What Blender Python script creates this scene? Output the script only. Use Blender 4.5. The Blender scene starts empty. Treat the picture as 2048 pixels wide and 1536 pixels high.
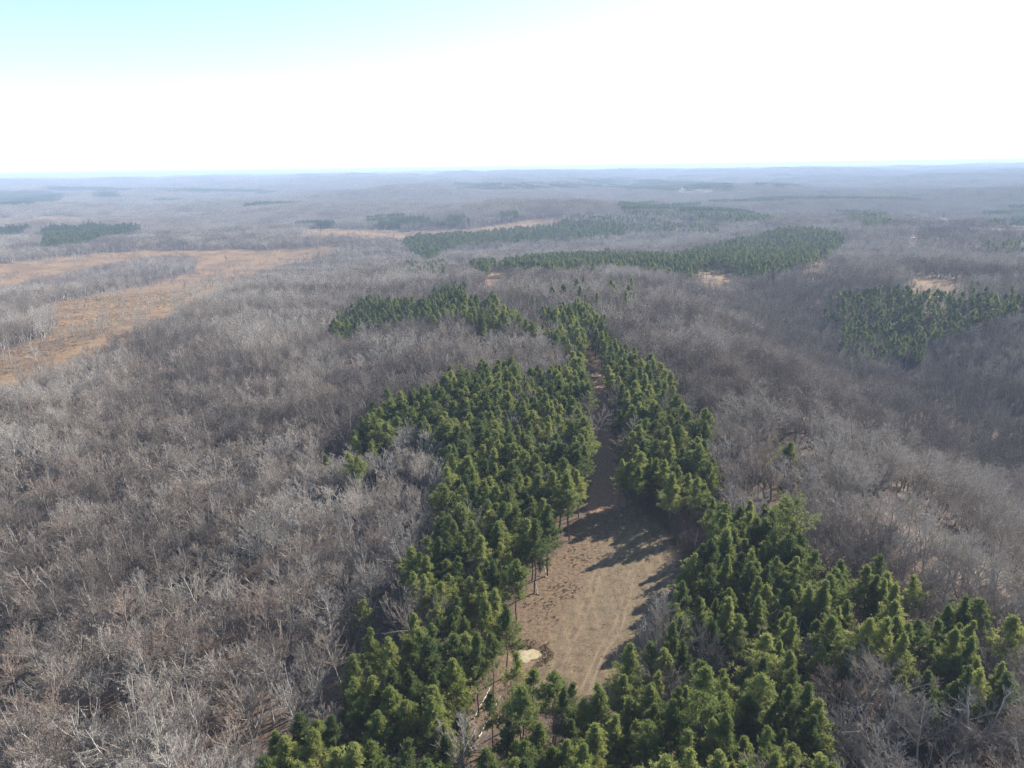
import bpy, math, random
import numpy as np
from mathutils import Matrix, Vector

# ------------------------------------------------------------------ camera, sky, sun, exposure
PITCH, ROLL, FPX, CAMZ = 16.9, -0.9, 1421.0, 100.0       # degrees, degrees, focal length in pixels of a 2048 px wide frame, metres
SUN_AZ, SUN_EL = 54.0, 31.0                               # sun ahead and to the right of the camera
scn = bpy.context.scene
cam_d = bpy.data.cameras.new('camera')
cam_d.sensor_fit = 'HORIZONTAL'; cam_d.sensor_width = 36.0
cam_d.lens = 36.0 * FPX / 2048.0
cam_d.clip_start = 0.5; cam_d.clip_end = 80000.0
cam = bpy.data.objects.new('camera', cam_d)
scn.collection.objects.link(cam)
CAM_M = (Matrix.Translation((0, 0, CAMZ)) @ Matrix.Rotation(math.radians(90 - PITCH), 4, 'X')
         @ Matrix.Rotation(math.radians(ROLL), 4, 'Z'))
cam.matrix_world = CAM_M
scn.camera = cam

world = bpy.data.worlds.new('World'); scn.world = world; world.use_nodes = True
wn = world.node_tree
bg = next(n for n in wn.nodes if n.type == 'BACKGROUND')
sky = wn.nodes.new('ShaderNodeTexSky'); sky.sky_type = 'NISHITA'; sky.sun_disc = False
sky.sun_elevation = math.radians(SUN_EL); sky.sun_rotation = math.radians(SUN_AZ)
sky.altitude = 150; sky.air_density = 1.0; sky.dust_density = 0.35; sky.ozone_density = 1.0
wn.links.new(sky.outputs[0], bg.inputs[0]); bg.inputs[1].default_value = 0.095

sun_d = bpy.data.lights.new('sun', 'SUN'); sun_d.energy = 5.0; sun_d.angle = math.radians(0.5)
sun_d.color = (1.0, 0.94, 0.86)
sun = bpy.data.objects.new('sun', sun_d); scn.collection.objects.link(sun)
az, el = math.radians(SUN_AZ), math.radians(SUN_EL)
sun_dir = Vector((math.sin(az) * math.cos(el), math.cos(az) * math.cos(el), math.sin(el)))
sun.rotation_euler = sun_dir.to_track_quat('Z', 'Y').to_euler()
sun.location = sun_dir * 400

scn.view_settings.view_transform = 'Standard'; scn.view_settings.look = 'None'
scn.view_settings.gamma = 1.0; scn.view_settings.exposure = 1.42
scn.cycles.max_bounces = 5; scn.cycles.diffuse_bounces = 4; scn.cycles.glossy_bounces = 1
scn.cycles.transmission_bounces = 3; scn.cycles.transparent_max_bounces = 8; scn.cycles.volume_bounces = 0
scn.cycles.use_denoising = True; scn.cycles.denoiser = 'OPENIMAGEDENOISE'; scn.cycles.denoising_prefilter = 'NONE'
scn.cycles.use_adaptive_sampling = True; scn.cycles.adaptive_threshold = 0.006

# ------------------------------------------------------------------ terrain function
RNG = np.random.default_rng(7)
def _h2(ix, iy, seed):
    h = (ix.astype(np.int64) * 374761393 + iy.astype(np.int64) * 668265263 + seed * 974711) & 0xffffffff
    h = ((h ^ (h >> 13)) * 1274126177) & 0xffffffff
    h = h ^ (h >> 16)
    return (h & 0xffff) / 65535.0
def vnoise(x, y, seed=0):
    x = np.asarray(x, float); y = np.asarray(y, float)
    ix, iy = np.floor(x), np.floor(y); fx, fy = x - ix, y - iy
    fx = fx * fx * fx * (fx * (fx * 6 - 15) + 10); fy = fy * fy * fy * (fy * (fy * 6 - 15) + 10)
    ix = ix.astype(np.int64); iy = iy.astype(np.int64)
    a, b = _h2(ix, iy, seed), _h2(ix + 1, iy, seed); c, d = _h2(ix, iy + 1, seed), _h2(ix + 1, iy + 1, seed)
    return (a + (b - a) * fx) * (1 - fy) + (c + (d - c) * fx) * fy * 1.0 - 0.5
def sstep(a, b, x):
    t = np.clip((x - a) / (b - a), 0, 1); return t * t * (3 - 2 * t)
def height(x, y):
    x = np.asarray(x, float); y = np.asarray(y, float)
    r = np.hypot(x, y)
    xr = 18 + 0.075 * (y - 120) + 10 * np.sin(y / 170.0)
    d = x - xr
    near = 1 - sstep(500, 900, r)
    h = near * (-50 * sstep(50, 210, d) + 46 * sstep(225, 400, d) - 13 * sstep(40, 170, -d) + 8 * sstep(200, 330, -d))
    h = h + near * 7.0 * vnoise(x / 95.0, y / 95.0, 3) * sstep(30, 90, np.abs(d))
    a = sstep(420, 1200, r)
    wx = x + 260 * vnoise(x / 700.0, y / 700.0, 11); wy = y + 260 * vnoise(x / 700.0, y / 700.0, 12)
    rid = 1 - 2 * np.abs(vnoise(wx / 620.0, wy / 520.0, 5)) * 2
    h = h + a * (46 * vnoise(x / 1500.0, y / 1300.0, 6) - 24 * rid + 14 * vnoise(x / 230.0, y / 230.0, 8) - 26)
    b = sstep(3500, 9000, r)
    h = h + b * (40 * vnoise(x / 5200.0, y / 2600.0, 9) + 38)
    h = h - 0.55 * np.exp(-(((x - PX) / 3.6) ** 2 + ((y - PY) / 2.6) ** 2) ** 1.5)
    return h
PX, PY = 1e6, 1e6

# ------------------------------------------------------------------ picture <-> ground
_Mi = np.array(CAM_M.inverted()); _M = np.array(CAM_M)
def project(x, y, z):
    p = np.stack([x, y, z, np.ones_like(x)], 0)
    q = _Mi @ p
    w = np.where(-q[2] > 1, -q[2], np.nan)
    return 1024 + FPX * q[0] / w, 768 - FPX * q[1] / w
def edge_jitter(X, Y, r):
    amp = np.clip(9000 / np.maximum(r, 1), 2.0, 22)
    jx = (vnoise(X / 13.0, Y / 13.0, 71) + .7 * vnoise(X / 40.0, Y / 40.0, 72) + 1.6 * vnoise(X / 85.0, Y / 85.0, 76) * sstep(350, 600, r)) * amp
    jy = (vnoise(X / 13.0, Y / 13.0, 73) + .7 * vnoise(X / 40.0, Y / 40.0, 74) + 1.2 * vnoise(X / 85.0, Y / 85.0, 77) * sstep(350, 600, r)) * amp * .5
    return jx, jy
def unproject(px, py, h=0.0):
    d = _M[:3, :3] @ np.array([(px - 1024) / FPX, -(py - 768) / FPX, -1.0]); d /= np.linalg.norm(d)
    t = np.concatenate([np.arange(60, 1500, 0.5), np.arange(1500, 24000, 8.0)])
    X, Y, Z = d[0] * t, d[1] * t, CAMZ + d[2] * t
    below = np.nonzero(Z < height(X, Y) + h)[0]
    i = below[0] if len(below) else -1
    return float(X[i]), float(Y[i])
def inpoly(px, py, poly):
    res = np.zeros(px.shape, bool); n = len(poly)
    for i in range(n):
        x1, y1 = poly[i]; x2, y2 = poly[(i + 1) % n]
        if y1 == y2: continue
        c = ((y1 > py) != (y2 > py)) & (px < (x2 - x1) * (py - y1) / (y2 - y1) + x1)
        res ^= c
    return res
def inany(px, py, polys):
    r = np.zeros(px.shape, bool)
    for p in polys: r |= inpoly(px, py, p)
    return r

PX, PY = unproject(1054, 1311)

# outlines of stands and openings as the photograph shows them (x, y in its 2048 x 1536 pixels)
PINES = [  # (outline, density)
    ([(698, 885), (728, 832), (790, 790), (850, 768), (900, 745), (960, 728), (1030, 728), (1082, 750), (1120, 738), (1150, 712), (1168, 730),
      (1180, 790), (1188, 860), (1186, 930), (1175, 990), (1160, 1030), (1120, 1085), (1085, 1135), (1030, 1195), (1014, 1245), (1000, 1300), (985, 1345), (935, 1420), (905, 1480), (890, 1600), (870, 1900),
      (300, 1900), (500, 1560), (545, 1480), (590, 1430), (640, 1440), (700, 1430), (700, 1300), (735, 1262), (790, 1290), (825, 1240), (850, 1210), (818, 1150), (815, 1105), (850, 1060), (890, 1010), (905, 960), (875, 885), (830, 852), (760, 872), (740, 910)], 1.0),
    ([(1060, 636), (1110, 655), (1145, 685), (1172, 725), (1150, 730), (1120, 690), (1060, 648)], 1.0),
    ([(655, 655), (690, 622), (740, 597), (800, 592), (860, 592), (885, 568), (922, 565), (940, 592), (1000, 602), (1060, 628), (1040, 642), (960, 642), (900, 632), (850, 638), (790, 640), (740, 642), (700, 652), (662, 674)], .95),
    ([(1072, 612), (1110, 606), (1150, 596), (1185, 604), (1210, 650), (1240, 690), (1290, 708), (1328, 740), (1335, 790), (1352, 832), (1362, 885), (1420, 885), (1432, 975), (1445, 1010), (1385, 1012), (1300, 985), (1248, 955), (1232, 900), (1220, 830), (1205, 760), (1180, 722), (1150, 680), (1120, 652)], .88),
    ([(1330, 1230), (1350, 1160), (1375, 1105), (1420, 1085), (1432, 1010), (1480, 1000), (1540, 990), (1580, 1040), (1640, 1110), (1700, 1104), (1650, 1370), (1650, 1900),
      (900, 1900), (960, 1520), (1010, 1400), (1040, 1340), (1110, 1350), (1160, 1385), (1200, 1380), (1235, 1320), (1262, 1300), (1300, 1310)], .92),
    ([(1640, 1105), (1700, 1100), (1760, 1110), (1800, 1118), (1830, 1168), (1900, 1180), (1960, 1180), (2010, 1225), (2060, 1250), (2080, 1330), (2050, 1380), (1980, 1395), (1900, 1405), (1800, 1375), (1740, 1325), (1690, 1330), (1645, 1375)], .74),
    ([(1820, 1330), (1930, 1340), (1940, 1400), (1850, 1410)], .7),
    ([(1672, 600), (1685, 578), (1740, 577), (1800, 568), (1850, 583), (1950, 578), (2200, 580), (2200, 600), (2048, 612), (1980, 628), (1930, 652), (1870, 672), (1830, 692), (1790, 682), (1730, 668), (1690, 642)], .95),
    ([(1000, 518), (1060, 507), (1200, 501), (1350, 506), (1400, 490), (1480, 472), (1560, 456), (1620, 452), (1680, 461), (1688, 480), (1668, 496), (1640, 515), (1590, 530), (1530, 545), (1480, 538), (1350, 540), (1230, 526), (1100, 534), (1008, 535)], 1.0),
    ([(805, 480), (830, 466), (930, 461), (1020, 456), (1100, 446), (1130, 436), (1180, 437), (1250, 447), (1250, 466), (1150, 471), (1000, 480), (930, 482), (890, 496), (860, 515), (830, 505)], 1.0),
    ([(1130, 428), (1240, 428), (1400, 446), (1450, 462), (1250, 460)], .4),
    ([(738, 434), (800, 426), (860, 430), (935, 430), (940, 448), (860, 452), (745, 455)], .5),
    ([(980, 426), (1060, 420), (1075, 428), (985, 432)], .5),
    ([(1235, 408), (1290, 402), (1400, 412), (1545, 425), (1540, 438), (1400, 438), (1250, 425)], .5),
    ([(92, 452), (190, 446), (280, 448), (270, 460), (200, 470), (150, 486), (78, 488)], 1.0),
    ([(-200, 384), (60, 380), (126, 386), (112, 400), (50, 406), (-200, 414)], 1.0),
    ([(-200, 450), (30, 450), (42, 458), (-200, 466)], 1.0),
    ([(190, 383), (240, 384), (235, 396), (180, 392)], .9), ([(60, 372), (250, 376), (250, 381), (150, 380)], .9), ([(330, 377), (510, 379), (510, 383), (340, 382)], .9),
    ([(1170, 358), (1240, 355), (1330, 362), (1460, 368), (1460, 378), (1330, 380), (1180, 372)], .8),
    ([(920, 366), (1010, 368), (1150, 362), (1150, 376), (1000, 378), (930, 376)], .7), ([(1520, 362), (1580, 362), (1640, 366), (1640, 372), (1520, 370)], .6),
    ([(1680, 425), (1720, 416), (1770, 425), (1790, 445), (1740, 448)], .45), ([(1970, 425), (2010, 410), (2100, 415), (2100, 445), (1990, 445)], .6),
    ([(1970, 485), (2048, 475), (2100, 480), (2100, 495), (1990, 498)], .4), ([(600, 440), (680, 436), (680, 448), (600, 450)], .3),
    ([(1870, 545), (1900, 540), (1960, 555), (1940, 565)], .5),
    ([(1510, 870), (1560, 875), (1600, 905), (1530, 905)], .35), ([(1660, 590), (1700, 585), (1700, 680), (1640, 620)], .35),
    ([(640, 905), (690, 900), (700, 960), (640, 980)], .3), ([(935, 520), (985, 515), (990, 535), (950, 540)], .9), ([(815, 520), (900, 515), (890, 545), (810, 540)], .15),
    ([(1290, 690), (1360, 760), (1420, 860), (1400, 900), (1330, 780)], .3), ([(1700, 640), (1900, 660), (1850, 700), (1760, 710), (1680, 690)], .3),
    ([(1050, 590), (1100, 560), (1300, 560), (1250, 600), (1100, 600)], .08),
]
F_LEFT = [(-150, 790), (0, 752), (68, 722), (154, 695), (205, 664), (274, 637), (325, 617), (393, 586), (427, 572), (496, 549), (581, 521), (667, 500), (615, 497), (513, 501), (444, 500), (298, 502),
          (205, 506), (103, 518), (0, 532), (-150, 545)]
ISL_1 = [(-150, 668), (0, 632), (60, 622), (115, 608), (205, 588), (308, 568), (390, 546), (395, 512), (300, 512), (205, 527), (100, 552), (0, 575), (-150, 600)]     # wood inside the field: canopy and foot
ISL_2 = [(-150, 745), (0, 712), (40, 694), (85, 672), (110, 650), (104, 622), (70, 612), (0, 622), (-150, 640)]
FIELDS = [
    [(560, 462), (640, 457), (680, 456), (817, 459), (953, 456), (1000, 448), (1056, 440), (1121, 435), (1124, 440), (1060, 449), (1000, 456), (953, 462), (830, 468), (800, 474), (740, 470), (620, 466)],
    [(635, 491), (680, 493), (680, 499), (640, 500)],
    [(1357, 542), (1423, 542), (1495, 555), (1500, 563), (1440, 561), (1400, 552), (1357, 548)],
    [(1600, 531), (1640, 520), (1662, 518), (1655, 527), (1620, 535)],
    [(1812, 567), (1833, 556), (1878, 557), (1928, 568), (1958, 582), (1900, 582), (1855, 579)],
    [(1827, 428), (1861, 428), (1912, 443), (1963, 448), (2100, 449), (2100, 456), (1963, 454), (1895, 444)],
    [(-100, 437), (60, 434), (120, 431), (230, 437), (120, 438), (-100, 442)],
    [(1480, 419), (1520, 419), (1545, 427), (1500, 425)],
    [(1352, 377), (1430, 378), (1436, 382), (1352, 383)],
]
DIRT = [[(964, 556), (975, 549), (1003, 543), (1083, 545), (1083, 549), (1005, 550), (998, 560), (984, 574), (978, 572)]]
CLEARING = [(1165, 1028), (1132, 1075), (1095, 1130), (1050, 1185), (1020, 1240), (1000, 1300), (985, 1350), (960, 1395), (930, 1450), (900, 1520), (880, 1560), (935, 1560), (975, 1470), (1050, 1440), (1200, 1430), (1260, 1390),
            (1300, 1330), (1330, 1290), (1350, 1240), (1368, 1180), (1372, 1130), (1355, 1085), (1320, 1050), (1262, 1012)]
CLEAR_OPEN = [(1168, 1028), (1132, 1078), (1095, 1132), (1050, 1190), (1020, 1245), (1000, 1300), (990, 1350), (950, 1420), (928, 1450), (950, 1440), (1000, 1360), (1020, 1330), (1070, 1350), (1120, 1362), (1160, 1385), (1205, 1372),
              (1245, 1300), (1262, 1290), (1290, 1285), (1318, 1200), (1335, 1150), (1362, 1110), (1345, 1080), (1290, 1040), (1250, 1014)]
CLEAR_BASE = [(1165, 1028), (1095, 1130), (1020, 1240), (985, 1350), (960, 1400), (1100, 1405), (1210, 1400), (1290, 1320), (1320, 1290), (1345, 1230), (1362, 1170), (1365, 1110), (1345, 1080), (1260, 1012)]
ROAD = [(1165, 1030), (1177, 980), (1186, 930), (1190, 870), (1188, 800), (1182, 745), (1172, 712), (1150, 678), (1120, 648), (1080, 622), (1082, 617), (1124, 640), (1158, 668), (1186, 712), (1204, 745), (1217, 800), (1226, 860), (1233, 920), (1242, 980), (1262, 1012)]
MARSH = [[(1760, 1015), (1850, 1020), (1900, 1060), (1960, 1100), (2060, 1130), (2060, 1180), (1980, 1170), (1900, 1110), (1850, 1050), (1790, 1040)]]
BRUSH = [[(1330, 1050), (1400, 1035), (1430, 1060), (1420, 1120), (1375, 1150), (1362, 1100)]]
EMPTY_SAPLINGS = [(1380, 950), (1560, 930), (1640, 960)]

# ------------------------------------------------------------------ helpers
C = scn.collection
def mesh_from(name, V, F, mats=(), midx=None, smooth=False):
    me = bpy.data.meshes.new(name)
    V = np.asarray(V, np.float32); F = np.asarray(F, np.int32)
    me.vertices.add(len(V)); me.vertices.foreach_set('co', V.ravel())
    k = F.shape[1]
    me.loops.add(F.size); me.loops.foreach_set('vertex_index', F.ravel())
    me.polygons.add(len(F)); me.polygons.foreach_set('loop_start', np.arange(len(F), dtype=np.int32) * k)
    if midx is not None: me.polygons.foreach_set('material_index', np.asarray(midx, np.int32))
    me.polygons.foreach_set('use_smooth', np.full(len(F), smooth, bool))
    for m in mats: me.materials.append(m)
    me.update(calc_edges=True)
    return me
def tag(o, label=None, cat=None, group=None, kind=None):
    if label: o['label'] = label
    if cat: o['category'] = cat
    if group: o['group'] = group
    if kind: o['kind'] = kind
    return o
def link(name, me, parent=None, coll=None):
    o = bpy.data.objects.new(name, me); (coll or C).objects.link(o)
    if parent: o.parent = parent
    return o
def norm(v): return v / np.maximum(np.linalg.norm(v, axis=-1, keepdims=True), 1e-9)
def tubes(P0, P1, R0, R1, n=3):
    """many tapered tubes as quads"""
    d = norm(P1 - P0)
    a = np.where(np.abs(d[:, 2:3]) > .9, np.array([[1., 0, 0]]), np.array([[0, 0, 1.]]))
    u = norm(np.cross(d, a)); v = np.cross(d, u)
    m = len(P0); V = np.zeros((m, 2, n, 3))
    for j in range(n):
        o = math.cos(2 * math.pi * j / n) * u + math.sin(2 * math.pi * j / n) * v
        V[:, 0, j] = P0 + o * R0[:, None]; V[:, 1, j] = P1 + o * R1[:, None]
    base = (np.arange(m) * 2 * n)[:, None]
    F = np.zeros((m, n, 4), int)
    for j in range(n):
        k = (j + 1) % n
        F[:, j] = base + np.array([j, k, n + k, n + j])
    return V.reshape(-1, 3), F.reshape(-1, 4)
def join(parts):
    Vs, Fs, off = [], [], 0
    for V, F in parts:
        Vs.append(V); Fs.append(F + off); off += len(V)
    return np.concatenate(Vs), np.concatenate(Fs)
def poly_tubes(B, R, n=3):
    """B (m,k,3) polylines with radii R (m,k)"""
    P0, P1 = B[:, :-1].reshape(-1, 3), B[:, 1:].reshape(-1, 3)
    return tubes(P0, P1, R[:, :-1].ravel(), R[:, 1:].ravel(), n)
def children(rng, B, R, m, t0, t1, ang, lenf, up, k, rf, wob=.12, rmin=.006, taper=.45, lentop=1.15):
    n, kk = B.shape[:2]
    L = np.linalg.norm(np.diff(B, axis=1), axis=2).sum(1)
    t = (np.tile(np.linspace(t0, t1, m), (n, 1)) + rng.uniform(-.5, .5, (n, m)) * (t1 - t0) / m).clip(0.02, .995)
    s = t * (kk - 1); i = np.minimum(s.astype(int), kk - 2); f = (s - i)[..., None]
    idx = np.arange(n)[:, None]
    P = B[idx, i] * (1 - f) + B[idx, i + 1] * f
    r = (R[idx, i] * (1 - f[..., 0]) + R[idx, i + 1] * f[..., 0])
    d = norm(B[idx, i + 1] - B[idx, i])
    a = norm(np.cross(d, norm(rng.normal(size=d.shape))))
    A = np.radians(ang) * rng.uniform(.65, 1.3, (n, m))[..., None]
    D = d * np.cos(A) + a * np.sin(A)
    ln = lenf * L[:, None] * (lentop - t) * rng.uniform(.6, 1.3, (n, m))
    P, D, ln, r = P.reshape(-1, 3), D.reshape(-1, 3), ln.ravel(), r.ravel()
    NB = np.zeros((len(P), k, 3)); NB[:, 0] = P
    for q in range(1, k):
        D = norm(D + np.array([0, 0, up]) / (k - 1) + rng.normal(size=D.shape) * wob)
        NB[:, q] = NB[:, q - 1] + D * (ln / (k - 1))[:, None]
    r0 = np.maximum(r * rf, rmin)
    NR = r0[:, None] * np.linspace(1, taper, k)[None]
    return NB, np.maximum(NR, rmin * .7)

# ------------------------------------------------------------------ materials
def mat(name, rough=.9):
    m = bpy.data.materials.new(name); m.use_nodes = True
    nt = m.node_tree; b = next(n for n in nt.nodes if n.type == 'BSDF_PRINCIPLED')
    b.inputs['Roughness'].default_value = rough; b.inputs['Specular IOR Level'].default_value = .15
    return m, nt, b
def nd(nt, t, **kw):
    n = nt.nodes.new(t)
    for k, v in kw.items(): setattr(n, k, v)
    return n
def ramp(nt, fac, stops, interp='LINEAR'):
    r = nd(nt, 'ShaderNodeValToRGB'); r.color_ramp.interpolation = interp
    e = r.color_ramp.elements
    while len(e) < len(stops): e.new(.5)
    for x, (p, c) in zip(e, stops): x.position = p; x.color = (*c, 1)
    nt.links.new(fac, r.inputs[0]); return r.outputs[0]
def bark(name, cols, rough=.9, noise=6.0):
    m, nt, b = mat(name, rough)
    oi = nd(nt, 'ShaderNodeObjectInfo'); tc = nd(nt, 'ShaderNodeTexCoord')
    nz = nd(nt, 'ShaderNodeTexNoise'); nz.inputs['Scale'].default_value = noise; nz.inputs['Detail'].default_value = 2
    nt.links.new(tc.outputs['Object'], nz.inputs['Vector'])
    c1 = ramp(nt, oi.outputs['Random'], [(i / (len(cols) - 1), tuple(v * k for v, k in zip(c, (.97, 1.0, 1.0)))) for i, c in enumerate(cols)])
    mx = nd(nt, 'ShaderNodeMix', data_type='RGBA', blend_type='MULTIPLY'); mx.inputs[0].default_value = .8
    nt.links.new(c1, mx.inputs[6]); nt.links.new(ramp(nt, nz.outputs[0], [(.35, (.6, .6, .6)), (.65, (1.15, 1.15, 1.15))]), mx.inputs[7])
    nt.links.new(mx.outputs[2], b.inputs['Base Color'])
    return m
def needle(name, cols, trans=.48):
    m, nt, b = mat(name, .65)
    oi = nd(nt, 'ShaderNodeObjectInfo'); tc = nd(nt, 'ShaderNodeTexCoord')
    nz = nd(nt, 'ShaderNodeTexNoise'); nz.inputs['Scale'].default_value = .9; nz.inputs['Detail'].default_value = 2
    nt.links.new(tc.outputs['Object'], nz.inputs['Vector'])
    ad = nd(nt, 'ShaderNodeMath', operation='MULTIPLY_ADD'); nt.links.new(nz.outputs[0], ad.inputs[0]); ad.inputs[1].default_value = .9; ad.inputs[2].default_value = -.45
    a2 = nd(nt, 'ShaderNodeMath', operation='ADD', use_clamp=True); nt.links.new(ad.outputs[0], a2.inputs[0]); nt.links.new(oi.outputs['Random'], a2.inputs[1])
    c = ramp(nt, a2.outputs[0], [(i / (len(cols) - 1), q) for i, q in enumerate(cols)])
    nt.links.new(c, b.inputs['Base Color'])
    tr = nd(nt, 'ShaderNodeBsdfTranslucent'); nt.links.new(c, tr.inputs[0])
    ms = nd(nt, 'ShaderNodeMixShader'); ms.inputs[0].default_value = trans
    out = next(n for n in nt.nodes if n.type == 'OUTPUT_MATERIAL')
    nt.links.new(b.outputs[0], ms.inputs[1]); nt.links.new(tr.outputs[0], ms.inputs[2]); nt.links.new(ms.outputs[0], out.inputs[0])
    return m

TONES = {   # tone word -> (trunk material, twig material)
    'pale grey': (bark('pale_bark', [(0.373, 0.342, 0.307), (0.44, 0.40, 0.36)]), bark('pale_twigs', [(0.301, 0.256, 0.213), (0.34, 0.296, 0.255)])),
    'brownish grey': (bark('brown_grey_bark', [(0.228, 0.196, 0.168), (0.332, 0.286, 0.247)]), bark('brown_grey_twigs', [(0.234, 0.186, 0.148), (0.301, 0.241, 0.198)])),
    'dark grey': (bark('dark_grey_bark', [(0.145, 0.126, 0.114), (0.228, 0.201, 0.178)]), bark('dark_grey_twigs', [(0.155, 0.129, 0.107), (0.213, 0.178, 0.150)])),
    'reddish brown': (bark('red_brown_bark', [(0.249, 0.201, 0.168), (0.321, 0.261, 0.218)]), bark('red_brown_twigs', [(0.301, 0.221, 0.178), (0.353, 0.261, 0.208)])),
}
M_MASS_TRUNK = bark('woods_bark', [(0.207, 0.181, 0.158), (0.40, 0.36, 0.325)])
M_MASS_TWIG = bark('woods_twigs', [(0.245, 0.195, 0.159), (0.299, 0.244, 0.201), (0.351, 0.297, 0.252), (0.316, 0.238, 0.184)])
M_MASS_PALE = bark('woods_twigs_pale', [(0.351, 0.304, 0.263), (0.445, 0.391, 0.341)])
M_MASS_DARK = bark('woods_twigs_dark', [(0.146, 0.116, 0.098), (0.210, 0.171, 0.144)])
M_PBARK = bark('pine_bark', [(.09, .065, .05), (.17, .12, .09)])
GREENS = [(.092, .122, .042), (.152, .187, .055), (.226, .252, .072), (.305, .318, .096)]
M_NEEDLE = needle('pine_needles', GREENS)
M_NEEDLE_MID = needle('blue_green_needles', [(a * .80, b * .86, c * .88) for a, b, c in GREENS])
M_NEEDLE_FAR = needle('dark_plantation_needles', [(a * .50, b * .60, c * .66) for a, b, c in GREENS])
M_RUST = needle('rust_needles', [(.28, .10, .035), (.36, .15, .06)])
M_CEDAR = needle('cedar_leaves', [(.025, .045, .022), (.04, .065, .03)])
M_DEAD = bark('bleached_wood', [(.55, .51, .45), (.66, .62, .56)])

# ------------------------------------------------------------------ tree shapes
def bare_shape(seed, form, lod):
    """trunk and crown arrays of a leafless tree about 19 m high. lod 0 near, 1 middle, 2 far"""
    rng = np.random.default_rng(seed)
    H = 19.0
    P = dict(slender=dict(stems=1, lean=.02, wob=.35, m1=24, t0=.42, a1=38, l1=.50, up1=.45, r=.17, top=1.12),
             tall=dict(stems=1, lean=.03, wob=.5, m1=20, t0=.52, a1=48, l1=.62, up1=.6, r=.20, top=1.15),
             dome=dict(stems=1, lean=.02, wob=.4, m1=26, t0=.24, a1=56, l1=.78, up1=1.0, r=.24, top=1.10),
             forked=dict(stems=3, lean=.22, wob=.5, m1=16, t0=.36, a1=44, l1=.50, up1=.5, r=.17, top=1.12),
             crooked=dict(stems=2, lean=.16, wob=.9, m1=16, t0=.34, a1=56, l1=.58, up1=.4, r=.22, top=1.1),
             leaning=dict(stems=1, lean=.13, wob=.5, m1=20, t0=.45, a1=44, l1=.55, up1=.7, r=.17, top=1.12))[form]
    K = 12
    n = P['stems']; B = np.zeros((n, K, 3)); zz = np.linspace(0, 1, K)
    for i in range(n):
        th = rng.uniform(0, 6.28) if n == 1 else 6.28 * i / n + rng.uniform(-.4, .4)
        hh = H * rng.uniform(.82, .93) * (.82 if form == 'dome' else 1)
        dx = P['lean'] * hh * (zz ** (.75 if n > 1 else 1.0))
        w = np.cumsum(rng.normal(size=(K, 2)), 0) * P['wob'] * .18; w[0] = 0
        B[i, :, 0] = math.cos(th) * dx + w[:, 0]; B[i, :, 1] = math.sin(th) * dx + w[:, 1]; B[i, :, 2] = zz * hh - .4 * (zz < .01)
    R = P['r'] * (1 - .86 * zz ** 1.1)[None].repeat(n, 0); R[:, 0] *= 1.35
    fat = (1.0, 1.7, 3.0)[lod]
    trunk = poly_tubes(B, R * (1, 1.25, 1.6)[lod], (7, 5, 3)[lod])
    if lod == 0: c2, c3, c4 = 8, 7, 5
    elif lod == 1: c2, c3, c4 = 6, 5, 0
    else: c2, c3, c4 = 5, 0, 0
    m1 = P['m1'] if lod < 2 else max(6, P['m1'] // 2)
    B1, R1 = children(rng, B, R, m1, P['t0'], .97, P['a1'], P['l1'], P['up1'], (6, 4, 3)[lod], .48, .10, .012 * fat, lentop=P['top'])
    parts = [poly_tubes(B1, R1, (4, 3, 3)[lod])]
    up = .5 if form != 'crooked' else .2
    B2, R2 = children(rng, B1, R1, c2, .25, .98, 38, .48, up, (4, 3, 2)[lod], .55, .12, .010 * fat)
    parts.append(poly_tubes(B2, R2))
    if c3:
        B3, R3 = children(rng, B2, R2, c3, .25, 1, 36, .55, .45, (3, 2, 2)[lod], .6, .12, .011 * fat)
        parts.append(poly_tubes(B3, R3))
    if c4:
        B4, R4 = children(rng, B3, R3, c4, .3, 1, 32, .7, .3, 2, .75, .1, .0088)
        parts.append(poly_tubes(B4, R4))
    return trunk, join(parts)
def blades(rng, P, D, k, ln, wd, spread):
    """k narrow leaf blades at each point P fanning about direction D -> triangles"""
    n = len(P)
    P = np.repeat(P, k, 0); D = norm(np.repeat(D, k, 0) + rng.normal(size=(n * k, 3)) * spread)
    S = norm(np.cross(D, rng.normal(size=D.shape)))
    l = (ln * rng.uniform(.7, 1.25, n * k))[:, None]; w = (wd * rng.uniform(.7, 1.3, n * k))[:, None]
    V = np.stack([P - S * w * .4, P + S * w * .4, P + D * l * .6 + S * w * .62, P + D * l, P + D * l * .6 - S * w * .62], 1)
    V = V.reshape(-1, 3); b = np.arange(n * k)[:, None] * 5
    return V, b + np.array([[0, 1, 2, 3, 4]])
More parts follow.
